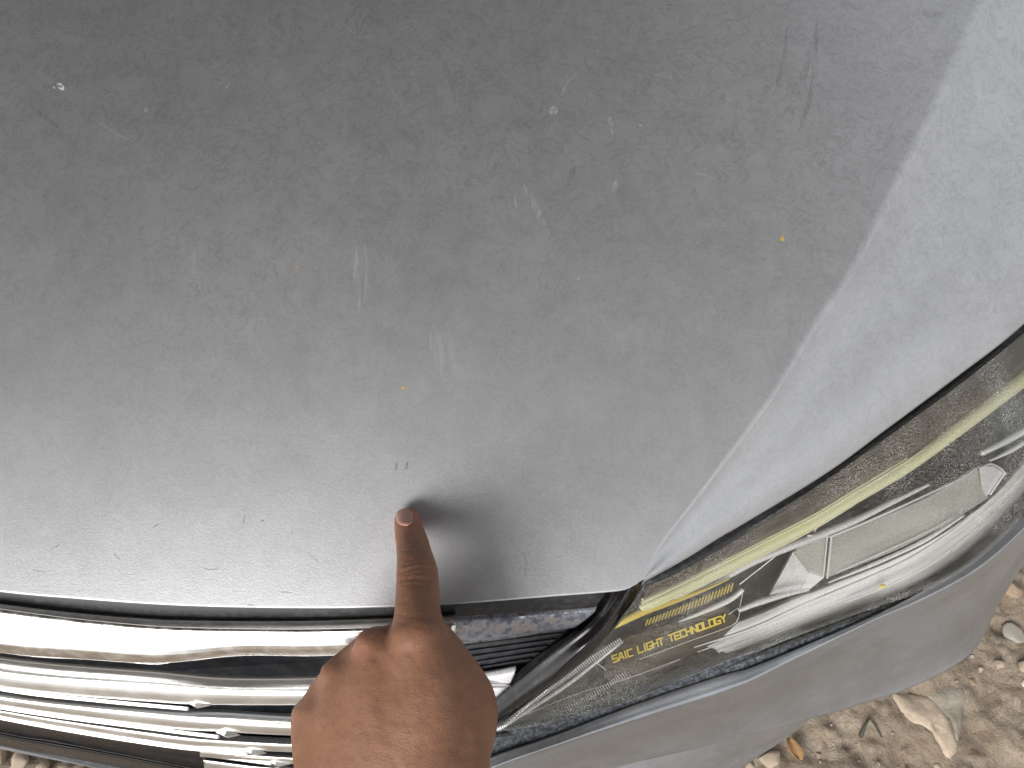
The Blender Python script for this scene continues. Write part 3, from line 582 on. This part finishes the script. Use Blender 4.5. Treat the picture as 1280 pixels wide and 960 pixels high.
# crack where the bumper cover meets the lip
# ------------------------------------------------------------------ stones, twig and leaf on the dirt
def stone_mat(name, c):
    m = mat(name, c, .85); t = NT(m); a = t.noise(60, 6, .7, .6)
    t.to(t.mix(t.ramp(a, (.3, 0), (.7, 1)), tuple(k*.7 for k in c), tuple(min(1, k*1.25) for k in c)), 'Base Color')
    t.to(t.bump(t.noise(180, 6, .7), .5, .004), 'Normal'); return m
SM = [stone_mat('brown_stone', (.27, .205, .14)), stone_mat('grey_stone', (.27, .25, .215)), stone_mat('pale_stone', (.33, .265, .20)), stone_mat('white_stone', (.60, .56, .48)), stone_mat('mossy_stone', (.19, .17, .135))]
def gpt(px, py, z=0.):
    d = FW+RT*((px-640)/F)+UP*((480-py)/F); k = (z-CZ)/d[2]; p = CAM+k*d
    return p[0], p[1], k
def stone_mesh(seed, flat, ang=.25):
    r = np.random.default_rng(seed); bm = bmesh.new(); bmesh.ops.create_icosphere(bm, subdivisions=3, radius=1)
    dirs = r.normal(size=(15, 3)); dirs /= np.linalg.norm(dirs, axis=1)[:, None]; cut = r.uniform(.48, .86, 15)
    for vv in bm.verts:
        c = np.array(vv.co); 
        for d_, k in zip(dirs, cut):
            e = c@d_
            if e > k: c = c-d_*(e-k)*.97
        c = c*np.array([1, .78, flat]); vv.co = c
    me = bpy.data.meshes.new('stone'); bm.to_mesh(me); bm.free()
    me.polygons.foreach_set('use_smooth', [True]*len(me.polygons)); return me
def stone(px, py, rpx, mt, label, group=None, flat=.55, rot=None, seed=None, sink=.3, name='stone'):
    x, y, k = gpt(px, py); r = rpx*k/F
    me = stone_mesh(seed if seed is not None else random.randrange(9999), flat); me.materials.append(SM[mt])
    o = bpy.data.objects.new(name, me); COL.objects.link(o); o.scale = (r, r, r)
    o.location = (x, y, float(ground_h(np.array(x), np.array(y)))+r*flat*(1-2*sink)); o.rotation_euler = (0, 0, rot if rot is not None else random.uniform(0, 6))
    return tag(o, label, 'stone' if name == 'stone' else 'pebble', group)
stone(1268, 794, 17, 1, 'round flat grey stone half sunk in the dirt right of the bumper', flat=.4)
stone(1262, 738, 14, 0, 'round brown stone in a dark hollow beside the bumper corner', flat=.6)
stone(1278, 834, 13, 2, 'pale cream angular stone below the round flat grey stone', flat=.7)
stone(1284, 855, 12, 3, 'white stone cut by the right edge of the photo', flat=.7)
def outline_stone(pts, hgt, mt, label):
    o_ = cr(pts+[pts[0]], 41)[:-1]; G = np.array([gpt(a, b)[:2] for a, b in o_]); c = G.mean(0); V = []; rings = [1.06, 1, .93, .8, .6, .35, .12]
    for q in rings:
        xy = c+(G-c)*q; hz = ground_h(xy[:, 0], xy[:, 1])*.6+(hgt*(1-max(q, .0)**5)-.004 if q <= 1 else -.02)+.003*(fbm(xy[:, 0]*60, xy[:, 1]*45, 4, 91)-.45)
        V.append(np.column_stack([xy, hz]))
    V = np.vstack(V); n = len(G); Fc = [(k*n+i, k*n+(i+1) % n, (k+1)*n+(i+1) % n, (k+1)*n+i) for k in range(len(rings)-1) for i in range(n)]+[tuple((len(rings)-1)*n+i for i in range(n))]
    ob = link_mesh('stone', V, Fc, SM[mt]); bm = bmesh.new(); bm.from_mesh(ob.data); bmesh.ops.recalc_face_normals(bm, faces=bm.faces); bm.to_mesh(ob.data); bm.free(); return tag(ob, label, 'stone')
outline_stone([(1112, 864), (1140, 866), (1166, 872), (1180, 884), (1188, 905), (1200, 935), (1188, 952), (1172, 930), (1160, 914), (1140, 902), (1120, 884)], .011, 2, 'long pale pink stone with a pointed end sunk in dirt below the bumper')
outline_stone([(1158, 868), (1186, 852), (1207, 860), (1206, 900), (1198, 930), (1186, 902), (1170, 890)], .009, 4, 'dark grey green stone wedge beside the long pale pink stone')
stone(962, 950, 18, 2, 'smooth pinkish stone beside the bumper lower lip', flat=.6, rot=.4)
stone(938, 958, 9, 2, 'small pink stone touching the bumper lower lip', flat=.6, rot=.4)
stone(1245, 831, 9, 2, 'small cream stone lying between brown dirt ridges', flat=.5)
stone(1226, 836, 6, 2, 'tiny cream chip on the dirt ridge by the bumper', flat=.5)
for k, (px, py, r, mt) in enumerate(((8, 944, 13, 2), (34, 950, 15, 2), (-14, 948, 14, 3), (62, 958, 12, 2), (18, 962, 12, 3), (84, 962, 10, 2), (50, 970, 13, 1), (104, 968, 9, 2), (-30, 965, 14, 2))):
    stone(px, py, r, mt, 'pale tan cobble on the ground below the black grille moulding', 'cobbles under the grille', flat=.75, sink=.15)
cand = 0
while cand < 48:
    px, py = random.uniform(880, 1330), random.uniform(600, 1010)
    lim = np.interp(px, [900, 1006, 1087, 1150, 1203, 1231, 1254, 1285, 1330], [935, 905, 880, 858, 830, 795, 750, 690, 600])
    if py < lim-8: continue
    r = random.choice([1.6, 2, 2.4, 3, 3.6, 5]); 
    stone(px, py, r, random.choice([0, 0, 0, 1, 2, 2]), 'small pebble lying loose on the brown dirt beside the bumper', 'pebbles on the dirt', flat=.6, sink=.2, name='pebble'); cand += 1
M['twig'] = mat('dark_twig', (.035, .035, .025), .8); M['leaf'] = stone_mat('dry_leaf', (.21, .12, .05))
def gl3(px, py, up): x, y, k = gpt(px, py); return np.array([x, y, float(ground_h(np.array(x), np.array(y)))+up])
tw = MB().tube(np.array([gl3(1076, 920, .003), gl3(1078, 908, .006), gl3(1083, 898, .008), gl3(1092, 907, .006), gl3(1103, 922, .003)]), [.0032, .0022, .0018, .0015, .001], 8).build('twig', M['twig'])
tag(tw, 'bent dark green twig lying on the dirt below the bumper', 'twig')
a_, b2, c2 = gl3(984, 922, .012), gl3(990, 938, .016), gl3(998, 950, .004)
L_ = []
for s_ in np.linspace(0, 1, 9):
    c = (1-s_)**2*a_+2*s_*(1-s_)*b2+s_*s_*c2; wd = .010*math.sin(math.pi*min(.97, s_*.9+.06))+.001
    L_.append([c+RT*wd*q+np.array([0, 0, .006*abs(q)]) for q in (-1, -.5, 0, .5, 1)])
lf = grid_mesh('leaf', np.array(L_), M['leaf'], None, .0006); tag(lf, 'dry curled orange leaf on the dirt beside the bumper lip', 'leaf')

# ------------------------------------------------------------------ the pointing hand
def skin_material():
    m = mat('skin', (.36, .18, .11), .48, 0, **{'Specular IOR Level': .35, 'Subsurface Weight': .22, 'Subsurface Radius': (.006, .0022, .0012), 'Subsurface Scale': .6}); t = NT(m)
    at = t.N.new('ShaderNodeAttribute'); at.attribute_name = 'red'; at2 = t.N.new('ShaderNodeAttribute'); at2.attribute_name = 'crease'
    n1 = t.noise(45, 5, .6, .3); n2 = t.noise(420, 4, .65)
    col = t.mix(t.ramp(n1, (.3, 0), (.7, 1)), (.190, .090, .052), (.250, .126, .074))
    col = t.mix(t.math('MULTIPLY', at.outputs['Fac'], .75), col, (.34, .14, .095))
    col = t.mix(t.math('MULTIPLY', at2.outputs['Fac'], .55), col, (.10, .04, .025))
    col = t.mix(t.ramp(n2, (.32, .30), (.5, 0)), col, (.13, .055, .033))
    t.to(col, 'Base Color')
    vor = t.N.new('ShaderNodeTexVoronoi'); vor.feature = 'DISTANCE_TO_EDGE'; vor.inputs['Scale'].default_value = 900; t.L.new(t.co.outputs['Object'], vor.inputs['Vector'])
    nr = t.bump(vor.outputs['Distance'], .26, .0005); nr = t.bump(n2, .22, .0006, nr)
    nr = t.bump(t.noise(1, 4, .6, .6, t.scaled(260, 700, 500)), .14, .0007, nr)
    t.to(nr, 'Normal'); t.to(t.math('ADD', .48, t.math('MULTIPLY', n1, .16)), 'Roughness'); return m
M['skin'] = skin_material(); M['nail'] = mat('nail', (.38, .20, .155), .28, 0, **{'Subsurface Weight': .2, 'Subsurface Radius': (.003, .001, .0008), 'Coat Weight': .3})
hb = MB()
tipd = float(hoodD(509, 652))
def chain(pts, seg=24, n=None):             # (px,py,d,radius px)
    c = cr(pts, n or 10*len(pts)); hb.add(*tube_data(P(c[:, 0], c[:, 1], c[:, 2]), c[:, 3]*c[:, 2]/F, seg))
chain([(509.5, 651, tipd-.0062, 17), (511.5, 664, tipd-.0145, 18.6), (515.5, 680, tipd-.025, 20.8), (518.5, 697, tipd-.036, 22.8), (521.5, 716, tipd-.047, 26.2), (522, 738, tipd-.058, 27.4), (522, 768, tipd-.070, 29.5), (524, 802, tipd-.079, 38)], 32, 60)
chain([(524, 806, .299, 40), (530, 860, .293, 52), (520, 950, .287, 62), (505, 1090, .277, 66)])
chain([(472, 812, .300, 29), (474, 852, .296, 46), (477, 950, .288, 58), (492, 1090, .277, 64)])
chain([(428, 842, .306, 28), (442, 886, .299, 46), (455, 960, .291, 56), (482, 1090, .278, 62)])
chain([(391, 899, .314, 31), (407, 932, .303, 44), (430, 990, .294, 56), (470, 1090, .281, 62)])
chain([(498, 812, .304, 34), (502, 870, .296, 50), (500, 960, .288, 60)])
chain([(450, 830, .307, 31), (458, 875, .299, 46), (466, 960, .290, 56)])
chain([(410, 870, .312, 31), (425, 912, .302, 45), (444, 980, .292, 56)])
chain([(534, 790, .305, 24), (562, 832, .309, 32), (583, 884, .312, 42), (569, 938, .304, 47), (540, 1050, .288, 60)])
chain([(545, 830, .302, 40), (550, 890, .298, 50), (545, 960, .292, 58)])
chain([(585, 886, .318, 36), (566, 850, .342, 31), (535, 842, .358, 27), (515, 848, .362, 22)])
chain([(472, 815, .304, 28), (482, 828, .335, 29), (492, 872, .346, 27), (500, 900, .328, 26)])
chain([(428, 846, .308, 27), (446, 856, .338, 28), (456, 892, .348, 27), (466, 925, .33, 26)])
chain([(393, 900, .315, 28), (412, 899, .342, 26), (430, 928, .350, 25), (442, 950, .335, 24)])
chain([(450, 880, .325, 50), (480, 960, .314, 66), (500, 1080, .296, 62)])          # heel of the palm
# wrist and forearm run on below the frame towards the photographer
chain([(490, 1080, .281, 92), (485, 1180, .272, 88), (470, 1350, .262, 105), (430, 1600, .255, 135), (380, 1900, .25, 160)], 36)
chain([(462, 1070, .283, 70), (458, 1180, .274, 72)]); chain([(520, 1070, .283, 70), (515, 1180, .274, 72)])
person = thing('person', 'bare brown-skinned left hand pointing its index finger down onto the silver bonnet', 'person', (0, 0, 0))
tmp = link_mesh('hand_blank', np.vstack(hb.v), hb.f, None)
rm = tmp.modifiers.new('r', 'REMESH'); rm.mode = 'VOXEL'; rm.voxel_size = .0009
sm = tmp.modifiers.new('s', 'SMOOTH'); sm.factor = .5; sm.iterations = 22
dg = bpy.context.evaluated_depsgraph_get(); me = bpy.data.meshes.new_from_object(tmp.evaluated_get(dg))
bpy.data.objects.remove(tmp)
nV = len(me.vertices); ev = np.empty(len(me.edges)*2, dtype=np.int32); me.edges.foreach_get('vertices', ev); ev = ev.reshape(-1, 2)
co = np.empty(nV*3); me.vertices.foreach_get('co', co); co = co.reshape(-1, 3)
deg = np.bincount(ev.ravel(), minlength=nV)[:, None]; _, py0, _ = proj(co); kk = (np.clip((py0-790)/30, 0, 1)*.6)[:, None]
for _ in range(90):                          # even out the back of the hand
    av = np.stack([np.bincount(ev[:, 0], co[ev[:, 1], c], nV)+np.bincount(ev[:, 1], co[ev[:, 0], c], nV) for c in range(3)], 1)/deg
    co = co+(av-co)*kk
me.vertices.foreach_set('co', co.ravel()); me.update()
co = np.empty(nV*3); me.vertices.foreach_get('co', co); co = co.reshape(-1, 3)
no = np.empty(nV*3); me.vertices.foreach_get('normal', no); no = no.reshape(-1, 3)
px, py, dd = proj(co); face = ((CAM-co)*no).sum(1)/np.linalg.norm(CAM-co, axis=1)
front = np.clip((face-.0)/.3, 0, 1)
disp = np.zeros(nV); crease = np.zeros(nV); red = np.zeros(nV)
def polydist(pts):
    c = cr(pts, 40); best = np.full(nV, 1e9)
    m_ = (np.abs(px-c[:, 0].mean()) < 90) & (np.abs(py-c[:, 1].mean()) < 90)
    q = np.stack([px[m_], py[m_]], 1); best[m_] = np.sqrt(((q[:, None]-c[None])**2).sum(-1)).min(1); return best
for pts, wd, dp in (([(500, 716), (512, 712.5), (523, 711), (534, 714), (545, 719)], 2.0, .34), ([(506, 718.5), (520, 717), (540, 718.5)], 1.8, .2), ([(503, 707), (520, 704), (538, 706)], 1.8, .28), ([(502, 725), (520, 724), (543, 727)], 2.0, .28), ([(508, 701), (528, 698)], 1.6, .2), ([(503, 731), (535, 732)], 1.6, .18),
                    ([(500, 679.5), (510, 678), (522, 679)], 1.5, .28), ([(499, 683.5), (512, 682.5), (526, 684)], 1.4, .22), ([(501, 675), (515, 674)], 1.3, .16), ([(500, 688), (518, 687.5)], 1.3, .15),
                    ([(498, 752), (520, 753), (545, 756)], 2, .10), ([(495, 768), (515, 771), (549, 776)], 2.4, .16), ([(500, 779), (520, 783), (550, 788)], 2.2, .10)):
    ds = polydist(pts); g = np.exp(-(ds/wd)**2)*front; disp -= g*dp*1e-3; crease = np.maximum(crease, g*dp/.6)
# knuckle and tendon relief
def blob(x, y, r, h): return h*1e-3*np.exp(-((px-x)**2+(py-y)**2)/r**2)*front
disp += blob(455, 804, 14, 1.9)+blob(482, 812, 20, .9)+blob(410, 840, 14, 1.7)+blob(374, 888, 16, 1.5)+blob(432, 826, 12, -.25)+blob(392, 868, 12, -.25)+blob(530, 800, 20, .2)+blob(528, 712, 14, .6)+blob(515, 665, 10, -.3)
lump = (fbm(px/16, py/16, 4, 77)-.47)*front*.7e-3; disp += lump
for pts, h in (([(525, 805), (520, 870), (508, 960)], .5), ([(462, 830), (470, 890), (480, 970)], .5), ([(420, 860), (438, 920), (455, 980)], .35)):
    disp += np.exp(-(polydist(pts)/15)**2)*h*.35e-3*front
red = np.clip(np.exp(-((px-508)**2+(py-645)**2)/24**2)+.35*np.exp(-((px-522)**2+(py-716)**2)/18**2)+.3*np.exp(-((px-455)**2+(py-808)**2)/26**2), 0, 1)
co = co+no*disp[:, None]
# the pad of the fingertip rests on the paint
hz = H(co[:, 0], co[:, 1]); near = (py < 700) & (co[:, 2] < hz+.0001); co[near, 2] = hz[near]+.0001
me.vertices.foreach_set('co', co.ravel())
for nm, arr in (('red', red), ('crease', np.clip(crease, 0, 1))):
    a = me.attributes.new(nm, 'FLOAT', 'POINT'); a.data.foreach_set('value', arr.astype(np.float32))
me.update(); me.materials.clear(); me.materials.append(M['skin']); me.polygons.foreach_set('use_smooth', [True]*len(me.polygons))
hand = bpy.data.objects.new('hand', me); COL.objects.link(hand); hand.parent = person
# nail
bv = BVHTree.FromPolygons([tuple(c) for c in co], [tuple(p.vertices) for p in me.polygons])
rows = []
for s_ in np.linspace(0.02, 1, 12):
    yy = 637.0+20.5*s_; hw = 10.4*math.sqrt(max(0.05, 1-abs(2*s_-1)**3.2)); rr = []
    for q in np.linspace(-1, 1, 11):
        xx = 506.0+.5*s_+q*hw; dr = P(xx, yy, 1.)-CAM; dr /= np.linalg.norm(dr)
        hit = bv.ray_cast(Vector(CAM), Vector(dr))
        rr.append(np.array(hit[0])+np.array(hit[1])*(.0008-.0006*(abs(q)**4)-.0005*(s_ > .95)) if hit[0] is not None else None)
    rows.append(rr)
for rr in rows:
    ok = [i for i, r in enumerate(rr) if r is not None]
    for i, r in enumerate(rr):
        if r is None and ok:
            k = min(ok, key=lambda q: abs(q-i)); rr[i] = rr[k]-RT*.0008*abs(k-i)*(1 if i < k else -1)-np.array([0, 0, .0008*abs(k-i)])
if all(r is not None for rr in rows for r in rr):
    grid_mesh('nail', np.array(rows), M['nail'], person, .0005)
else: print('NAIL MISSED', [[c is None for c in r] for r in rows])
